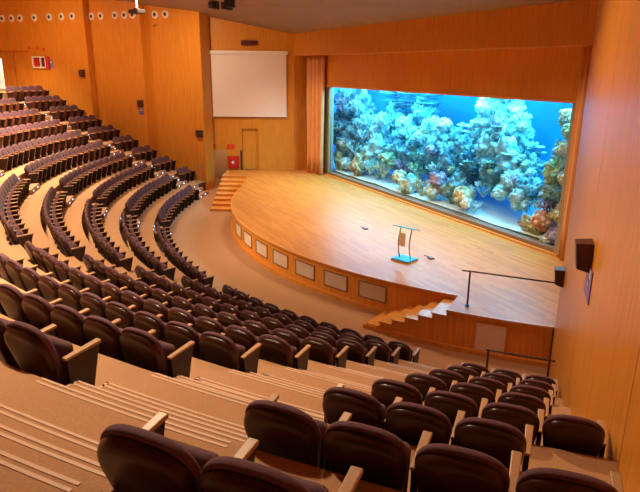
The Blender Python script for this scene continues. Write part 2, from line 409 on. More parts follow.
def curtain(x0, x1, n, label, y0, amp):
    vs = []; fs = []; N = n*8
    for k in range(N+1):
        t = k/N; ph = 2*pi*n*t
        for z, s in ((SZ+.015, 1.15), (2., 1.), (5., .95), (7.15, .8)):
            vs.append((lerp(x0, x1, t)+.02*sin(ph*.5+z), lerp(y0, 14.12, t)+amp*s*sin(ph)+.03*sin(ph*.37+z*.8), z))
    for k in range(N):
        for j in range(3): fs.append((k*4+j, k*4+j+1, k*4+5+j, k*4+4+j))
    mb = MB().add(vs, fs); me = mb.mesh('curtain', M['curtain'], True, fix=False)
    o = link('curtain', me); md = o.modifiers.new('thick', 'SOLIDIFY'); md.thickness = .012
    return tag(o, label, 'curtain')
curtain(-30.05, -28.60, 4, 'orange pleated stage curtain left of the aquarium, floor to valance', 13.80, .15)
curtain(-12.36, -9.3, 11, 'orange pleated curtain right of the aquarium, mostly hidden by the wall', 14.12, .07)

# ------------------------------------------------------------------ aquarium
w = MB(); w.box(-32.5, -11, 19.2, 19.4, .5, 6.5); w.box(-32.7, -32.5, 14.62, 19.4, .5, 6.5); w.box(-11.2, -11, 14.62, 19.4, .5, 6.5); w.box(-32.5, -11, 14.62, 19.4, 6.4, 6.6); w.box(-32.5, -28.95, 14.62, 14.7, .5, 6.5)
struct('wall_aquarium', w, M['tank'])
w = MB(); w.box(-32.48, -11.22, 14.72, 19.18, 1.0, 6.38)
tag(obj('water', w, M['water']), 'clear blue water filling the aquarium behind the glass', 'water', kind='stuff')
# sand bed rising gently to the back
vs = []; fs = []; nx, ny = 90, 16
for j in range(ny+1):
    for i in range(nx+1):
        x = lerp(-32.45, -11.25, i/nx); y = lerp(14.74, 19.15, j/ny)
        vs.append((x, y, 1.2+.12*(y-14.6)+.07*noise.noise(Vector((x*.6, y*.6, 0)))))
for j in range(ny):
    for i in range(nx): o = j*(nx+1)+i; fs.append((o, o+1, o+nx+2, o+nx+1))
sb = MB().add(vs, fs); sb.box(-32.45, -11.25, 14.74, 19.15, .9, 1.1)
o = link('sand_bed', sb.mesh('sand_bed', M['sand'], True, fix=False)); tag(o, 'white sand covering the aquarium floor under the corals', 'sand', kind='stuff')

import bmesh
def ico(sub):
    bm = bmesh.new(); bmesh.ops.create_icosphere(bm, subdivisions=sub, radius=1.)
    v = [x.co.copy() for x in bm.verts]; f = [tuple(y.index for y in x.verts) for x in bm.faces]; bm.free(); return v, f
ICO4, ICO3 = ico(5), ico(3)
def boulder(x, y, z, r, m, rough=.35, sq=(1, 1, 1), seed=0, name='coral', fr=1.3):
    vs = []
    o = Vector((seed*13.7, seed*5.1, seed*9.3))
    for v in ICO4[0]:
        d = 1+rough*1.5*noise.fractal(v*fr+o, .7, 2.2, 6)+.26*abs(noise.noise(v*4+o))+.2*abs(noise.noise(v*9+o))+.1*noise.noise(v*19+o)
        vs.append((v.x*r*d*sq[0], v.y*r*d*sq[1], v.z*r*d*sq[2]))
    return link(name, MB().add(vs, ICO4[1]).mesh(name, m, True, fix=False), None, (x, y, z))
def branching(x, y, z, h, m, n=9, seed=0, spread=.7, r=.05, name='coral'):
    g = random.Random(seed); mb = MB()
    def grow(p, d, l, rr, lev):
        q = p+d*l; mb.tube([p, p.lerp(q, .5)+Vector((g.uniform(-.1, .1), g.uniform(-.1, .1), 0))*l, q], [rr, rr*.85, rr*.6], 6)
        if lev:
            for _ in range(g.choice((2, 3, 3))):
                dd = (d+Vector((g.uniform(-1, 1), g.uniform(-1, 1), g.uniform(-.2, .9)))*spread).normalized(); grow(q, dd, l*g.uniform(.55, .8), rr*.65, lev-1)
    for k in range(n):
        a = 2*pi*k/n+g.uniform(-.3, .3); d = Vector((cos(a)*spread, sin(a)*spread, 1)).normalized(); grow(Vector((cos(a)*r, sin(a)*r, 0)), d, h*.36, r, 3)
    return link(name, mb.mesh(name, m, True, fix=False), None, (x, y, z))
def plates(x, y, z, r, m, n=5, seed=0, name='coral'):
    g = random.Random(seed); mb = MB(); N = 28
    for k in range(n):
        cx, cy, c_z = g.uniform(-.5, .5)*r, g.uniform(-.3, .3)*r, k*r*.28; rr = r*g.uniform(.55, 1); tl = g.uniform(-.15, .15)
        rim = [rr*(1+.18*noise.noise(Vector((cos(t*2*pi/N)*2, sin(t*2*pi/N)*2, seed+k)))) for t in range(N)]
        vs = [(cx, cy, c_z-.12*r)]
        for s, dz in ((.35, -.06*r), (1., .05*r), (1., .08*r), (.35, .0)):
            vs += [(cx+rim[t]*s*cos(2*pi*t/N), cy+rim[t]*s*sin(2*pi*t/N), c_z+dz+tl*rim[t]*s*cos(2*pi*t/N)) for t in range(N)]
        vs.append((cx, cy, c_z-.02*r)); f = []
        f += [(0, 1+(t+1) % N, 1+t) for t in range(N)]
        for q in range(3): f += [(1+q*N+t, 1+q*N+(t+1) % N, 1+(q+1)*N+(t+1) % N, 1+(q+1)*N+t) for t in range(N)]
        f += [(1+3*N+t, 1+3*N+(t+1) % N, 4*N+1) for t in range(N)]
        mb.add(vs, f)
    mb.tube([(0, 0, -r*.5), (0, 0, n*r*.28)], r*.16, 8)
    return link(name, mb.mesh(name, m, True), None, (x, y, z))
def knobs(x, y, z, r, m, n=40, seed=0, name='coral'):
    g = random.Random(seed); mb = MB()
    for k in range(n):
        u = g.uniform(-.2, 1); a = g.uniform(0, 2*pi); q = math.sqrt(max(0, 1-u*u)); c = Vector((q*cos(a), q*sin(a), u*.9))*r*.8; s = r*g.uniform(.16, .3)
        mb.add([v*s+c for v in ICO3[0]], ICO3[1])
    mb.add([v*r*.78 for v in ICO3[0]], ICO3[1])
    return link(name, mb.mesh(name, m, True, fix=False), None, (x, y, z))
CORALS = [
    ('boulder', -13.87, 15.5, 3.81, 0.33, 'rock', 1.5),
    ('boulder', -13.83, 15.4, 2.56, 0.36, 'rock', 1.2),
    ('boulder', -13.92, 15.5, 5.08, 0.19, 'tan', 1.4),
    ('boulder', -13.76, 15.25, 1.64, 0.37, 'mauve', 1.0),
    ('branching', -14.37, 15.3, 2.12, 0.27, 'pale', 1.0),
    ('plates', -19.97, 17.2, 3.67, 0.51, 'rock', 1.0),
    ('plates', -29.94, 16.4, 4.87, 0.56, 'rock', 1.0),
    ('branching', -15.86, 15.5, 2.83, 0.36, 'white', 1.0),
    ('branching', -21.8, 15.6, 2.21, 0.45, 'green', 1.0),
    ('branching', -24.89, 15.3, 1.76, 0.44, 'green', 1.0),
    ('branching', -20.42, 16.0, 3.25, 0.51, 'pale', 1.0),
    ('branching', -17.43, 15.7, 3.06, 0.34, 'pale', 1.0),
    ('boulder', -28.62, 15.2, 1.75, 0.44, 'green', 1.2), ('boulder', -29.14, 15.5, 3.42, 0.66, 'dark', 1.3), ('boulder', -29.1, 15.7, 4.7, 0.65, 'dark', 1.3),
    ('knobs', -27.85, 15.1, 1.65, 0.38, 'pale', 1.0), ('boulder', -28.36, 15.6, 2.42, 0.71, 'rock', 1.1), ('plates', -28.57, 15.8, 3.89, 0.54, 'green', 1.0),
    ('boulder', -26.46, 15.05, 1.74, 0.41, 'tan', 1.2), ('branching', -27.08, 15.5, 2.47, 0.58, 'pale', 1.0), ('boulder', -28.17, 16.3, 4.33, 0.7, 'rock', 1.2),
    ('boulder', -27.53, 16.1, 3.07, 0.8, 'rock', 1.2), ('branching', -25.24, 15.1, 1.92, 0.4, 'pale', 1.0), ('branching', -26.79, 16.0, 3.92, 0.57, 'pale', 1.0),
    ('boulder', -25.96, 15.8, 2.49, 0.66, 'pale', 1.0), ('boulder', -26.23, 16.4, 3.45, 0.72, 'pale', 1.1), ('branching', -23.94, 15.05, 1.92, 0.38, 'tan', 1.0),
    ('knobs', -24.33, 15.5, 2.32, 0.48, 'green', 1.0), ('boulder', -25.86, 16.8, 3.97, 0.66, 'rock', 1.0), ('boulder', -24.42, 16.0, 2.67, 0.68, 'rock', 1.1),
    ('plates', -26.48, 17.2, 5.12, 0.67, 'rock', 1.0), ('knobs', -22.54, 15.05, 1.76, 0.41, 'tan', 1.0), ('plates', -25.3, 17.0, 4.5, 0.65, 'dark', 1.0),
    ('branching', -23.0, 15.6, 2.21, 0.47, 'mauve', 1.0), ('boulder', -21.73, 14.95, 1.54, 0.4, 'pale', 1.0), ('plates', -25.05, 17.2, 5.18, 0.69, 'rock', 1.0),
    ('boulder', -24.02, 16.6, 3.65, 0.72, 'pale', 1.1), ('boulder', -22.72, 16.1, 2.74, 0.65, 'rock', 1.2), ('branching', -20.81, 15.05, 1.69, 0.43, 'tan', 1.0),
    ('boulder', -23.68, 17.0, 4.42, 0.62, 'rock', 1.0), ('plates', -23.69, 17.2, 4.97, 0.62, 'rock', 1.0), ('boulder', -22.42, 16.5, 3.53, 0.69, 'pale', 1.0),
    ('knobs', -19.94, 14.95, 1.6, 0.38, 'pale', 1.0), ('boulder', -21.35, 16.1, 2.78, 0.62, 'rock', 1.1), ('boulder', -19.78, 15.1, 2.04, 0.33, 'mauve', 1.2),
    ('branching', -20.48, 15.7, 2.4, 0.47, 'pale', 1.0), ('knobs', -21.19, 16.3, 4.18, 0.39, 'white', 1.0), ('boulder', -20.95, 16.6, 3.59, 0.57, 'rock', 1.0),
    ('boulder', -20.06, 16.0, 2.53, 0.6, 'rock', 1.2), ('boulder', -18.96, 15.2, 1.85, 0.37, 'rock', 1.0), ('plates', -20.68, 16.9, 3.86, 0.56, 'pale', 1.0),
    ('boulder', -18.86, 15.6, 2.16, 0.45, 'rock', 1.0), ('knobs', -17.94, 15.0, 1.73, 0.51, 'tan', 1.0), ('boulder', -17.56, 14.75, 1.63, 0.19, 'white', 1.0),
    ('boulder', -19.59, 16.4, 3.25, 0.58, 'rock', 1.1), ('plates', -19.8, 16.8, 4.12, 0.42, 'white', 1.0), ('branching', -17.21, 14.9, 1.57, 0.27, 'pale', 1.0),
    ('boulder', -18.55, 16.0, 2.75, 0.6, 'dark', 1.2), ('boulder', -18.86, 16.5, 4.3, 0.48, 'pale', 1.0), ('branching', -17.42, 15.5, 2.18, 0.38, 'pale', 1.0),
    ('boulder', -18.16, 16.2, 3.43, 0.55, 'pale', 1.0), ('boulder', -18.7, 16.8, 4.93, 0.64, 'pale', 1.2), ('boulder', -17.27, 15.9, 2.68, 0.54, 'rock', 1.0),
    ('knobs', -16.42, 15.4, 2.14, 0.33, 'pale', 1.0), ('knobs', -17.75, 16.3, 4.55, 0.35, 'mauve', 1.0), ('boulder', -17.79, 16.5, 4.08, 0.66, 'pale', 1.1),
    ('branching', -18.04, 16.7, 5.5, 0.35, 'pale', 1.0), ('boulder', -17.82, 16.9, 5.06, 0.5, 'pale', 1.1), ('boulder', -16.83, 16.2, 3.37, 0.64, 'pale', 1.1),
    ('boulder', -16.18, 15.8, 2.53, 0.48, 'pale', 1.0), ('boulder', -16.95, 16.6, 4.16, 0.53, 'rock', 1.2), ('boulder', -15.4, 15.4, 2.12, 0.35, 'pale', 1.0),
    ('branching', -16.93, 16.6, 4.76, 0.34, 'white', 1.0), ('boulder', -15.89, 16.2, 3.14, 0.47, 'rock', 1.1), ('boulder', -15.27, 15.7, 2.41, 0.42, 'rock', 1.0),
    ('boulder', -14.33, 15.0, 1.46, 0.31, 'tan', 1.0), ('plates', -15.79, 16.3, 3.79, 0.32, 'pale', 1.0), ('knobs', -13.86, 14.98, 1.72, 0.4, 'orange', 1.1),
    ('knobs', -13.52, 14.85, 1.2, 0.23, 'pale', 1.0), ('branching', -13.71, 15.05, 2.28, 0.36, 'mauve', 1.0), ('boulder', -13.76, 15.1, 2.8, 0.33, 'rock', 1.0),
    ('knobs', -13.26, 14.9, 1.4, 0.29, 'mauve', 1.0), ('boulder', -13.7, 15.2, 3.4, 0.32, 'green', 1.2), ('boulder', -13.18, 14.95, 2.14, 0.26, 'tan', 1.0),
    ('branching', -13.28, 15.0, 2.7, 0.25, 'green', 1.0), ('knobs', -13.57, 15.2, 4.12, 0.25, 'tan', 1.3), ('knobs', -13.29, 15.1, 3.21, 0.25, 'tan', 1.2),
    ('knobs', -13.59, 15.3, 4.67, 0.22, 'green', 1.4),
]
g_ = random.Random(21)
CORALS.sort(key=lambda c: c[1])
WORD = dict(pale='pale cyan', green='pale green', tan='yellowish tan', rock='blue-grey', dark='dark blue', mauve='mauve', orange='orange pink', white='white')
FORM = dict(boulder='rounded reef rock', branching='branching coral', plates='layered plate coral', knobs='knobbly coral')
seen = {}; tot = {}
for c in CORALS: tot[c[0], c[5]] = tot.get((c[0], c[5]), 0)+1
for j, (kind, x, y, z, r, m, sq) in enumerate(CORALS):
    key = (kind, m); seen[key] = seen.get(key, 0)+1; w_ = f'{WORD[m]} {FORM[kind]}'
    if kind == 'boulder':
        o = boulder(x, y, z, r*.92, CM[m], .52 if y < 15.3 else .42, (1.05, .8, sq), j+3, 'reef_rock')
        if y > 15.4:
            for q_ in range(3):
                k_, rr2 = g_.choice(['branching', 'branching', 'knobs', 'plates']), r*g_.uniform(.28, .5)
                ox, oy, oz = g_.uniform(-.2, .8)*r, -r*.62, g_.uniform(-.5, .85)*r
                m2 = CM[g_.choice(['pale', 'pale', 'rock', 'white', 'green', 'mauve', 'rock'])]; sd = g_.randrange(999)
                c_ = branching(ox, oy, oz-rr2*.6, rr2*2, m2, 7, sd, .75, rr2*.09) if k_ == 'branching' else plates(ox, oy, oz-rr2*.4, rr2, m2, 4, sd) if k_ == 'plates' else knobs(ox, oy, oz, rr2, m2, 26, sd)
                c_.parent = o
    elif kind == 'branching': o = branching(x, y, z-r*.9, r*2.0, CM[m], 9, j+3, .75, r*.09)
    elif kind == 'plates': o = plates(x, y, z-r*.5, r, CM[m], 5, j+3)
    else: o = knobs(x, y, z, r, CM[m], 46, j+3); o.scale = (1, .9, sq)
    lab = f'{w_} in the aquarium' if tot[key] == 1 else f'{w_}, {ordn[seen[key]]} from the left of its kind in the aquarium'
    tag(o, lab, 'rock' if kind == 'boulder' else 'coral', 'rocks and corals of the aquarium')

# ------------------------------------------------------------------ seats
def outline(n=9, hw=.25, s0=0., sh=.43, top=.68, bw=.20):
    pts = []
    for k in range(n*2+1):                       # over the top, right to left (superellipse)
        t = pi*k/(2*n); e = 2/2.7
        c, s_ = cos(t), sin(t)
        pts.append((hw*math.copysign(abs(c)**e, c), sh+(top-sh)*abs(s_)**e))
    for t in (.5, ): pts.append((-lerp(hw, bw, t), lerp(sh, .08, t)))
    pts += [(-bw, .07), (-bw+.03, .015), (-bw+.08, 0), (0, 0), (bw-.08, 0), (bw-.03, .015), (bw, .07)]
    pts.append((lerp(hw, bw, .5), lerp(sh, .08, .5)))
    return pts
TILT = .29
def bk(x, s, d): return (x, .172-s*sin(TILT)+d*cos(TILT), .20+s*cos(TILT)+d*sin(TILT))
def loft(layers):
    n = len(layers[0]); vs = [bk(*p) for l in layers for p in l]; fs = []
    for k in range(len(layers)-1):
        for j in range(n): fs.append((k*n+j, k*n+(j+1) % n, (k+1)*n+(j+1) % n, (k+1)*n+j))
    for k, r in ((0, 1), (len(layers)-1, -1)):
        c = len(vs); ps = layers[k]; vs.append(bk(sum(p[0] for p in ps)/n, .34, ps[0][2]))
        fs += [((k*n+j, c, k*n+(j+1) % n)) for j in range(n)]
    return MB().add(vs, fs)
def scl(ps, f, d, ox=0, c=.34): return [(x*f, c+(s-c)*f+ox, d) for x, s in ps]
sh = outline(hw=.270, sh=.42, top=.625, bw=.225); cu = outline(hw=.275, sh=.43, top=.655, bw=.215)
SHELL = loft([scl(sh, 1., .0), scl(sh, 1.0, -.012), scl(sh, .987, -.025), scl(sh, .962, -.042), scl(sh, .928, -.055), scl(sh, .885, -.063), scl(sh, .83, -.067), scl(sh, .72, -.068), scl(sh, .4, -.068)]).mesh('back_shell', M['shell'], True)
CUSH = loft([scl(cu, .985, .002), scl(cu, 1.0, .014), scl(cu, 1., .036), scl(cu, .975, .052), scl(cu, .92, .062), scl(cu, .7, .066)]).mesh('back_cushion', M['cloth'], True)
def rr_(w, h, r, n=4):
    ps = []
    for cx, cy, a0 in ((w-r, h-r, 0), (-w+r, h-r, pi/2), (-w+r, -h+r, pi), (w-r, -h+r, 1.5*pi)):
        ps += [(cx+r*cos(a0+pi/2*k/n), cy+r*sin(a0+pi/2*k/n)) for k in range(n+1)]
    return ps
def seatloft(layers):
    ct, st_ = cos(.17), sin(.17); tr = lambda x, s, d: (x, .24+s*st_+d*ct, .40+s*ct-d*st_)   # folded-up seat
    n = len(layers[0]); vs = [tr(*p) for l in layers for p in l]; fs = []
    for k in range(len(layers)-1):
        for j in range(n): fs.append((k*n+j, k*n+(j+1) % n, (k+1)*n+(j+1) % n, (k+1)*n+j))
    fs += [tuple(range(n)), tuple(range((len(layers)-1)*n, len(layers)*n))]
    return MB().add(vs, fs)
def L2(w, h, r, d): return [(x, y, d) for x, y in rr_(w, h, r)]
SEATC = seatloft([L2(.20, .17, .05, -.055), L2(.225, .2, .06, -.045), L2(.235, .21, .06, -.02), L2(.235, .21, .06, .012)]).mesh('seat_cushion', M['cloth'], True)
SEATP = seatloft([L2(.235, .205, .05, .012), L2(.232, .202, .05, .03), L2(.20, .17, .05, .042)]).mesh('seat_pan', M['pan'], True)
b = MB()
prof = [(.17, 0), (.37, 0), (.37, .05), (.495, .543), (.15, .515), (.165, .05)]
n = len(prof); t = .022
b.add([(-t, y, z) for y, z in prof]+[(t, y, z) for y, z in prof], [tuple(range(n)), tuple(range(2*n-1, n-1, -1))]+[(i, (i+1) % n, n+(i+1) % n, n+i) for i in range(n)])
SIDE = b.mesh('side_panel', M['side'], bevel=.004)
PAD = MB().hexa([(-.027, .135, .515), (.027, .135, .515), (.033, .51, .545), (-.033, .51, .545)], [(-.027, .135, .542), (.027, .135, .542), (.033, .51, .575), (-.033, .51, .575)]).mesh('armrest', M['arm'], bevel=.008)
b = MB(); b.box(-.06, .06, .13, .25, 0, .2); b.box(-.26, .26, .17, .21, .16, .20)
PED = b.mesh('pedestal', M['side'], bevel=.004)
seat_n = 0
def seat(i, a, half, ends, label, group, R=None):
    global seat_n
    seat_n += 1
    R = R or Ri(i)+off(a)+(.07 if a > .68 else 0)
    t = thing('auditorium_seat', label, 'seat', P(R, a, zi(i)), a, group)
    link('back_shell', SHELL, t); link('back_cushion', CUSH, t); link('seat_cushion', SEATC, t); link('seat_pan', SEATP, t); link('pedestal', PED, t)
    for s in ends:
        sp = link('side_panel', SIDE, t, (s*half, 0, 0)); link('armrest', PAD, sp)
    return t
def inview(i, a):
    for z in (.1, .5, .9):
        for da in (-.02, .02):
            u, v = px(P(Ri(i), a+da, zi(i)+z))
            if -2 < u < 642 and -2 < v < 494: return True
    return False
def row(i, a0, a1, n, word, from_end, group, rev=False, end_both=True):
    """n seats from angle a0 to a1; counted from a0, or from a1 when rev"""
    for k in range(n):
        a = lerp(a0, a1, k/(n-1)) if n > 1 else a0
        if not inview(i, a): continue
        half = abs(a1-a0)*Ri(i)/(n-1)/2 if n > 1 else .3
        c = n-k if rev else k+1
        seat(i, a, half, (-1, 1) if k == 0 else (1,), f'{word} auditorium seat, {ordn[c]} from the {from_end}, {ordn[i]} row, {group}', f'seats of the {group}')
for i in range(1, 11):
    R = Ri(i)
    if i <= 8:
        a0, a1 = .208+1.236/R, .5945+.147/R-.0008*max(0, i-4); n = round((a1-a0)*R/.602)+1
        row(i, a0, a1, n, 'dark brown', 'left end', 'block before near steps')
    a0, a1 = -.19+.2117/R, .1835-.3/R; n = round((a1-a0)*R/.602)+1
    if i <= 6: row(i, a0, a1, n, 'purple and brown', 'far end', 'curved centre block')
    a0, a1 = -.655+.33/R, aF(i)-.02/R; n = round((a1-a0)*R/.602)+1
    row(i, a0, a1, n, 'purple', 'far aisle', 'far block')
    if i >= 2:
        n = {2: 2, 3: 3, 4: 3, 5: 3, 6: 4, 7: 4, 8: 4, 9: 5, 10: 5}[i]
        a0 = WL+.36/(R+.35); row(i, a0, a0+(n-1)*.56/R, n, 'dark purple', 'wall', 'strip beside far wall')
    if 2 <= i <= 9:
        a0 = {2: .7115}.get(i, .7094-.0021*(i-3)); n = {6: 4, 8: 4, 9: 3}.get(i, 3)
        row(i, a0-.0015, a0-.0015+(n-1)*{6: .575, 8: .582}.get(i, .57)/R, n, 'dark brown', 'left', 'nearest block by right wall')
print('SEATS', seat_n, 'LEDS', len(flight_led))

# ------------------------------------------------------------------ fittings
def wallbox(name, fn, R, z, wd, h, dep, m, label, cat, group=None):
    b = MB()
    b.hexa([fn(R-wd/2, 0.002, z-h/2), fn(R+wd/2, 0.002, z-h/2), fn(R+wd*.4, dep*.8, z-h/2+.04), fn(R-wd*.4, dep*.8, z-h/2+.04)],
           [fn(R-wd/2, 0.002, z+h/2), fn(R+wd/2, 0.002, z+h/2), fn(R+wd*.4, dep, z+h/2-.02), fn(R-wd*.4, dep, z+h/2-.02)])
    c = Vector(fn(R, 0, z)); b.v = [tuple(Vector(v)-c) for v in b.v]
    return tag(obj(name, b, m, bevel=.015, loc=c), label, cat, group)
G = 'brown wall speakers'
wallbox('wall_speaker', wr, 19.38, 3.97, .34, .44, .24, M['brownbox'], 'dark brown wall speaker above the purple sign on the right wall', 'speaker', G)
wallbox('wall_speaker', wr, 15.72, 2.42, .3, .38, .2, M['brownbox'], 'dark brown wall speaker at the stage edge of the right wall', 'speaker', G)
wallbox('wall_speaker', wq, 25.0, 6.17, .34, .40, .2, M['brownbox'], 'small dark wall speaker high above the upper far rows', 'speaker', G)
wallbox('wall_speaker', wq, 21.24, 4.58, .32, .40, .2, M['brownbox'], 'small dark wall speaker above the blue sign on the far wall', 'speaker', G)
wallbox('wall_speaker', wq, 17.6, 3.1, .38, .40, .2, M['brownbox'], 'small dark wall speaker low on the far wall near the screen', 'speaker', G)
def sign(fn, R0, R1, z0, z1, m, label, marks):
    s = thing('wall_sign', label, 'sign', fn((R0+R1)/2, 0, (z0+z1)/2)); c = Vector(s.location)
    def loc(b): b.v = [tuple(Vector(v)-c) for v in b.v]; return b
    obj('sign_board', loc(slab(MB(), fn, R0, R1, .002, .016, z0, z1)), m, s)
    for u0, u1, v0, v1 in marks:
        obj('sign_mark', loc(slab(MB(), fn, lerp(R0, R1, u0), lerp(R0, R1, u1), .016, .020, lerp(z0, z1, v0), lerp(z0, z1, v1))), M['white'], s, label='white marking')
sign(wr, 19.18, 19.82, 3.38, 3.86, M['purple'], 'purple sign with white markings below a speaker on the right wall', [(.15, .85, .90, .95), (.2, .8, .78, .85), (.2, .8, .67, .74), (.42, .62, .42, .47)])
sign(wq, 21.08, 21.38, 4.0, 4.38, M['purple'], 'small violet and white sign under a speaker on the far wall', [(.1, .9, .78, .98), (.2, .8, .55, .65)])
sign(wq, 27.0, 27.3, 6.43, 6.85, M['blue'], 'small blue sign beside the red fire cabinet', [(.2, .8, .7, .85)])
# round air nozzles high on the far wall
ring = MB().lathe([(.075, .03), (.10, .06), (.17, .055), (.205, .03), (.205, 0.)], 24, False).mesh('nozzle_ring', M['white'], True)
hole = MB().lathe([(.10, -.0), (.10, .05), (.06, .075), (.0001, .085)], 20, False).mesh('nozzle_eye', M['hole'], True)
NZ = [30.3, 29.59, 28.96, 27.94, 26.88, 26.03, 25.31, 23.92, 23.33, 22.41, 21.83, 21.33, 19.83, 19.22]
for k, R in enumerate(NZ):
    k2, nm = (k, 'left') if k < 7 else ((k-7, 'middle') if k < 12 else (k-12, 'right'))
    cnt = {'left': 7, 'middle': 5, 'right': 2}[nm]
    t = thing('air_nozzle', f'round white air nozzle with dark centre, {ordn[k2+1]} of {["", "", "two", "", "", "five", "", "seven"][cnt]}, {nm} wall panel', 'air nozzle', wq(R, 0.006, 9.2), 0, 'round air nozzles high on the far wall')
    nT = (Vector(wq(R+.1, 0, 0))-Vector(wq(R-.1, 0, 0))).normalized(); nT = Vector((-nT.y, nT.x, 0)); nT = nT if nT.dot(nL) > 0 else -nT
    q = Matrix((Vector((0, 0, 1)).cross(nT), Vector((0, 0, 1)), nT)).transposed().to_euler(); t.rotation_euler = q
    link('nozzle_ring', ring, t); link('nozzle_eye', hole, t)
# projection screen
scr = thing('projection_screen', 'white pull-down projection screen on the wall left of the stage', 'projection screen', wp(2.2, .1, 7.3)); c = Vector(scr.location)
def rel(b, c): b.v = [tuple(Vector(v)-c) for v in b.v]; return b
obj('screen_sheet', rel(slab(MB(), wp, .07, 4.12, .10, .108, 4.02, 7.26), c), M['screen'], scr)
obj('roller_case', rel(slab(MB(), wp, .0, 4.22, .02, .18, 7.24, 7.42), c), M['white'], scr, bevel=.02)
obj('bottom_bar', rel(slab(MB(), wp, .06, 4.14, .085, .125, 3.96, 4.03), c), M['white'], scr)
t = thing('exit_light', 'dark red emergency light box above the projection screen', 'emergency light', wp(2.15, 0, 7.85)); c = Vector(t.location)
obj('casing', rel(slab(MB(), wp, 1.72, 2.60, .002, .12, 7.70, 7.94), c), M['darkred'], t, bevel=.01)
obj('lens', rel(slab(MB(), wp, 1.78, 2.1, .12, .13, 7.74, 7.90), c), M['darkred'], t)
# fire hose reel
t = thing('fire_hose_reel', 'red fire hose reel on the wall between exit and stage door', 'fire hose', wp(1.1, 0, 1.45)); c = Vector(t.location)
obj('cabinet', rel(slab(MB(), wp, .80, 1.42, .002, .05, 1.08, 1.78), c), M['red'], t)
b = MB().lathe([(.30, 0), (.30, .03), (.24, .05), (.24, .1), (.30, .12), (.30, .15), (.10, .15), (.10, .17)], 28)
q = Matrix((Vector((0, 0, 1)).cross(nP), Vector((0, 0, 1)), nP)).transposed().to_euler()
o = obj('reel', b, M['red'], t, smooth=False, loc=nP*.05, rot=q)
o2 = obj('hub', MB().lathe([(.08, 0), (.08, .03), (.03, .04)], 16), M['white'], o, loc=(0, 0, .17))
obj('hose_coil', MB().tube([(.27*cos(k*.3), .27*sin(k*.3), .075) for k in range(44)], .022, 6), M['black'], o)
for u, z, l in ((.06, 2.34, 'small red sign plate at the left above the exit opening'), (.86, 2.32, 'small red sign plate above the fire hose reel, left of two'), (1.1, 2.32, 'small red alarm box above the fire hose reel, right of two')):
    b = rel(slab(MB(), wp, u-.09, u+.09, .002, .05, z-.13, z+.13), Vector(wp(u, 0, z))); tag(obj('alarm_sign', b, M['redsign'], loc=wp(u, 0, z), bevel=.008), l, 'sign')
# fire cabinet at the top rows
t = thing('fire_cabinet', 'white framed red fire cabinet on the far wall above top rows', 'fire cabinet', wq(27.9, 0, 6.76)); c = Vector(t.location)
b = MB()
for r0, r1, z0, z1 in ((27.44, 28.40, 7.0, 7.08), (27.44, 28.40, 6.42, 6.50), (28.32, 28.40, 6.42, 7.08), (27.78, 27.85, 6.5, 7.), (27.44, 27.5, 6.42, 7.08)): slab(b, wq, r0, r1, .002, .12, z0, z1)
obj('cabinet_frame', rel(b, c), M['white'], t)
obj('back_plate', rel(slab(MB(), wq, 27.5, 28.34, .002, .03, 6.48, 7.02), c), M['darkred'], t)
for R in (28.2, 28.02): obj('extinguisher', rel(MB().tube([wq(R, .075, 6.51), wq(R, .075, 6.88), wq(R, .075, 6.94), wq(R, .075, 6.99)], [.07, .07, .03, .03], 10), c), M['red'], t)
obj('side_panel', rel(slab(MB(), wq, 27.2, 27.43, .002, .1, 6.40, 7.08), c), M['red'], t)
for R, z, l in ((28.58, 7.55, 'left'), (28.0, 7.54, 'middle'), (27.55, 7.46, 'right')):
    tag(obj('alarm_sign', rel(slab(MB(), wq, R-.08, R+.08, .002, .03, z-.09, z+.09), Vector(wq(R, 0, z))), M['redsign'], loc=wq(R, 0, z)), f'tiny red sign above the fire cabinet, {l} of three', 'sign')
b = rel(MB().tube([wq(19.82, .0, 8.68), wq(19.82, .15, 8.68), wq(19.82, .15, 8.6)], .03, 8), Vector(wq(19.82, 0, 8.66)))
tag(obj('wall_hook', b, M['darkmetal'], loc=wq(19.82, 0, 8.66)), 'small dark hook under the two right-hand air nozzles', 'hook')
# projector on its pole
PX, PY, PZ = -29.2, 5.0, 8.92
t = thing('projector', 'dark projector hanging on a pale pole from the ceiling at left', 'projector', (PX, PY, PZ), .5)
obj('body', MB().box(-.33, .33, -.22, .22, -.09, .08), M['black'], t, bevel=.02)
obj('lens', MB().tube([(.12, .22, 0), (.12, .29, 0)], .06, 12), M['darkmetal'], t)
obj('mount', MB().box(-.1, .1, -.1, .1, .08, .14), M['black'], t)
obj('pole', MB().tube([(0, 0, .14), (0, 0, cz(PY)-PZ)], .035, 10), M['grille'], t, label='pale ceiling pole')
# spotlights on a short pipe
for k, (x, y, z, rz, l) in enumerate([(-27.35, 8.0, 9.24, .5, 'left'), (-25.45, 8.0, 9.06, .2, 'middle'), (-25.0, 8.0, 9.12, -.4, 'right')]):
    t = thing('stage_spotlight', f'black stage spotlight under the ceiling, {l} of three', 'spotlight', (x, y, z), rz, 'ceiling spotlights')
    h = obj('housing', MB().hexa([(-.13, -.2, -.2), (.13, -.2, -.2), (.16, .2, -.24), (-.16, .2, -.24)], [(-.13, -.2, .08), (.13, -.2, .08), (.16, .2, .1), (-.16, .2, .1)]), M['black'], t, bevel=.015)
    for j in range(4): obj('barn_door', MB().box(-.15, .15, .2, .215, -.2+.1*j-.02, -.2+.1*j+.02), M['darkmetal'], h)
    obj('yoke', MB().tube([(-.2, 0, -.08), (-.2, 0, .16), (.2, 0, .16), (.2, 0, -.08)], .015, 6), M['darkmetal'], t)
    obj('clamp', MB().tube([(0, 0, .16), (0, 0, cz(y)-z)], .02, 8), M['darkmetal'], t)
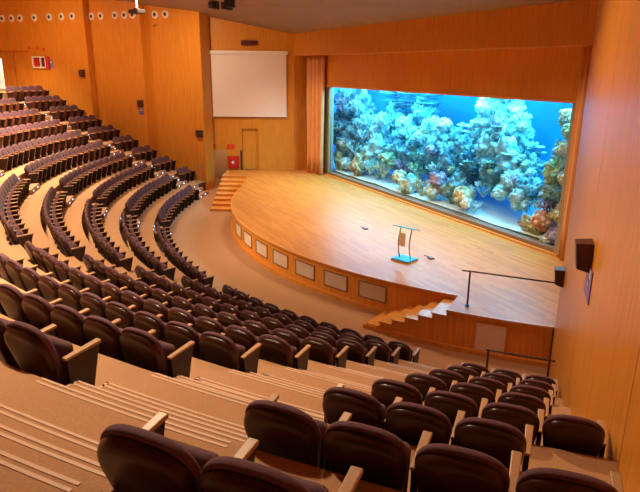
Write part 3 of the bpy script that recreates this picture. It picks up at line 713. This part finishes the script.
# lectern
t = thing('lectern', 'glass-topped lectern with two steel posts and a blue base', 'lectern', (-14.15, 9.75, SZ), .36)
obj('base', MB().box(-.31, .31, -.26, .26, 0.03, .07), M['bluebase'], t, bevel=.008, label='flat blue base')
obj('base_rim', MB().box(-.32, .32, -.27, .27, 0.0, .03), M['woodlip'], t)
for s in (-1, 1): obj('post', MB().tube([(.2*s, .02-.10*sin(pi*q/8), .07+.93*q/8) for q in range(9)], .019, 8), M['metal'], t, smooth=True)
o = obj('top', MB().hexa([(-.36, -.2, 1.06), (.36, -.2, 1.06), (.36, .2, .96), (-.36, .2, .96)], [(-.36, -.2, 1.078), (.36, -.2, 1.078), (.36, .2, .978), (-.36, .2, .978)]), M['lectern_glass'], t, label='tilted blue-tinted glass top')
obj('sign_card', MB().box(-.17, .06, -.105, -.098, .46, .86), M['paper'], t, label='cream card between the posts')
# floor boxes and cable
def fbox(x, y, l):
    b = MB(); b.box(-.09, .09, -.07, .07, 0, .035); b.tube([(.0, .0, .03), (-.15, .05, .015), (-.3, -.02, .012), (-.42, .06, .012)], .011, 6)
    tag(obj('floor_box', b, M['darkwood'], loc=(x, y, SZ+.001)), l, 'floor box', 'cable boxes on the stage')
fbox(-17.8, 10.5, 'small dark cable box on the stage left of the lectern')
fbox(-13.95, 10.58, 'small dark cable box on the stage just right of the lectern')
# hand rails
def rail(name, posts, zf, h, ext, label, m, footm=None):
    c = Vector((*posts[0], zf)); t = thing(name, label, 'handrail', c)
    for x, y in posts:
        pp = obj('post', MB().tube([(x-c.x, y-c.y, 0.0), (x-c.x, y-c.y, h)], .022, 8), m, t)
        if footm: obj('foot', MB().tube([(x-c.x, y-c.y, 0), (x-c.x, y-c.y, .05)], .05, 10), footm, pp, label='blue foot')
    pts = [(x-c.x, y-c.y, h) for x, y in [ext[0]]+[tuple(q) for q in posts]+[ext[1]]]
    obj('top_rail', MB().tube(pts, .021, 8), m, t)
e = wr(14.7, .03, 0)
rail('handrail', [(-10.47, 9.12)], SZ, .90, ((-10.60, 8.98), (-8.97, 10.40)), 'dark handrail on the stage running to the right wall', M['darkmetal'], M['bluebase'])
rail('guard_rail', [P(16.66, .7135)[:2], P(16.66, .785)[:2]], 0., .95, (P(16.66, .711)[:2], P(16.66, .7915)[:2]), 'metal guard rail before the nearest seats, below the stage', M['darkmetal'])
rail('guard_rail', [P(17.5, -.752)[:2], P(17.5, -.786)[:2]], zi(2), .9, (P(17.5, -.75)[:2], P(17.5, -.788)[:2]), 'small guard rail at the far wall beside the exit', M['metal'])
b = MB(); b.sector(lambda a: RF(2, a)-.025, lambda a: RF(2, a)-.002, WL, -.752, .0, zi(2)-.01, 4); struct('trim_6', b, M['darkwood'])

# ------------------------------------------------------------------ lights
def area(name, loc, target, size, power, col, size_y=None, spread=pi):
    l = bpy.data.lights.new(name, 'AREA'); l.energy = power; l.color = col; l.size = size
    if size_y: l.shape = 'RECTANGLE'; l.size_y = size_y
    else: l.shape = 'DISK'
    l.spread = spread
    o = bpy.data.objects.new(name, l); COL.objects.link(o); o.location = loc
    o.rotation_euler = (Vector(target)-Vector(loc)).to_track_quat('-Z', 'Y').to_euler(); return o
WARM = (1., .73, .45)
#LIGHTS#
for a, Rr, p, dx in [(.34, 22.6, 440, .5), (.05, 23.4, 640, 0), (-.25, 23.2, 760, 0), (-.5, 22.8, 760, 0), (-.62, 27, 420, -2), (-.3, 28.5, 380, 0)]:
    x, y, _ = P(Rr, a)
    area('house_and_fill_light', (x, y, cz(y)-.12), (x+dx+1.6*sin(a), y-1.6*cos(a), 0), .55, p*1.12, WARM, spread=1.5)
area('house_and_fill_light', (-28.5, 5.4, cz(5.4)-.12), (-31, 6.8, 2), .8, 340, WARM, spread=2.7)  # fill lamp added to brighten the far wall and the screen
area('house_and_fill_light', (-34.5, -.5, cz(-.5)-.12), (-37, 1., 2), .8, 200, WARM, spread=2.7)  # second added fill, washing the upper end of the far wall
x, y, _ = P(22.4, .50); area('house_and_fill_light', (x, y, cz(y)-.12), P(27, .62, 3.), .55, 290, WARM, spread=2.0)  # added fill that lifts the floor around the near aisle
area('house_and_fill_light', (-11., 5.5, cz(5.5)-.12), (-5.0, 6.5, 2.5), .6, 170, WARM, spread=1.5)  # extra lamp, added to brighten the right wall
for x in (-28, -24, -20, -16, -12.5): area('stage_light', (x, 10.7, cz(10.7)-.12), (x, 11.6, 0), 1.3, 125, WARM, spread=1.7)
x, y, _ = P(22.5, 0); area('house_and_fill_light', (x, y, cz(y)-.12), P(13.7, 0, .6), .6, 270, WARM, spread=1.1)  # front fill added to brighten the stage fascia and stairs
area('passage_light', wp(.2, -2., 2.55), wp(.2, -2., 0), .5, 16, (1, .74, .48))
area('lobby_light', wq(31.8, -1.8, 7.5), wq(31.8, -1.8, 5), .8, 50, (1, .9, .75))
for x in (-29.6, -25, -20.5, -15): area('aquarium_light', (x, 15.9, 6.3), (x, 16.3, 0), 4.2, 980, (.34, .82, 1.), 1.6)
wd = bpy.data.worlds.new('world'); S.world = wd; wd.use_nodes = True
wd.node_tree.nodes['Background'].inputs[0].default_value = (.9, .6, .4, 1); wd.node_tree.nodes['Background'].inputs[1].default_value = .01
S.view_settings.view_transform = 'Standard'; S.view_settings.look = 'None'; S.view_settings.gamma = 1; S.view_settings.use_curve_mapping = False
S.view_settings.exposure = 0.
S.cycles.max_bounces = 8; S.cycles.diffuse_bounces = 4; S.cycles.transparent_max_bounces = 12; S.cycles.volume_bounces = 0
S.cycles.use_denoising = True
try: S.cycles.denoiser = 'OPENIMAGEDENOISE'
except Exception: pass
S.cycles.sample_clamp_indirect = 6
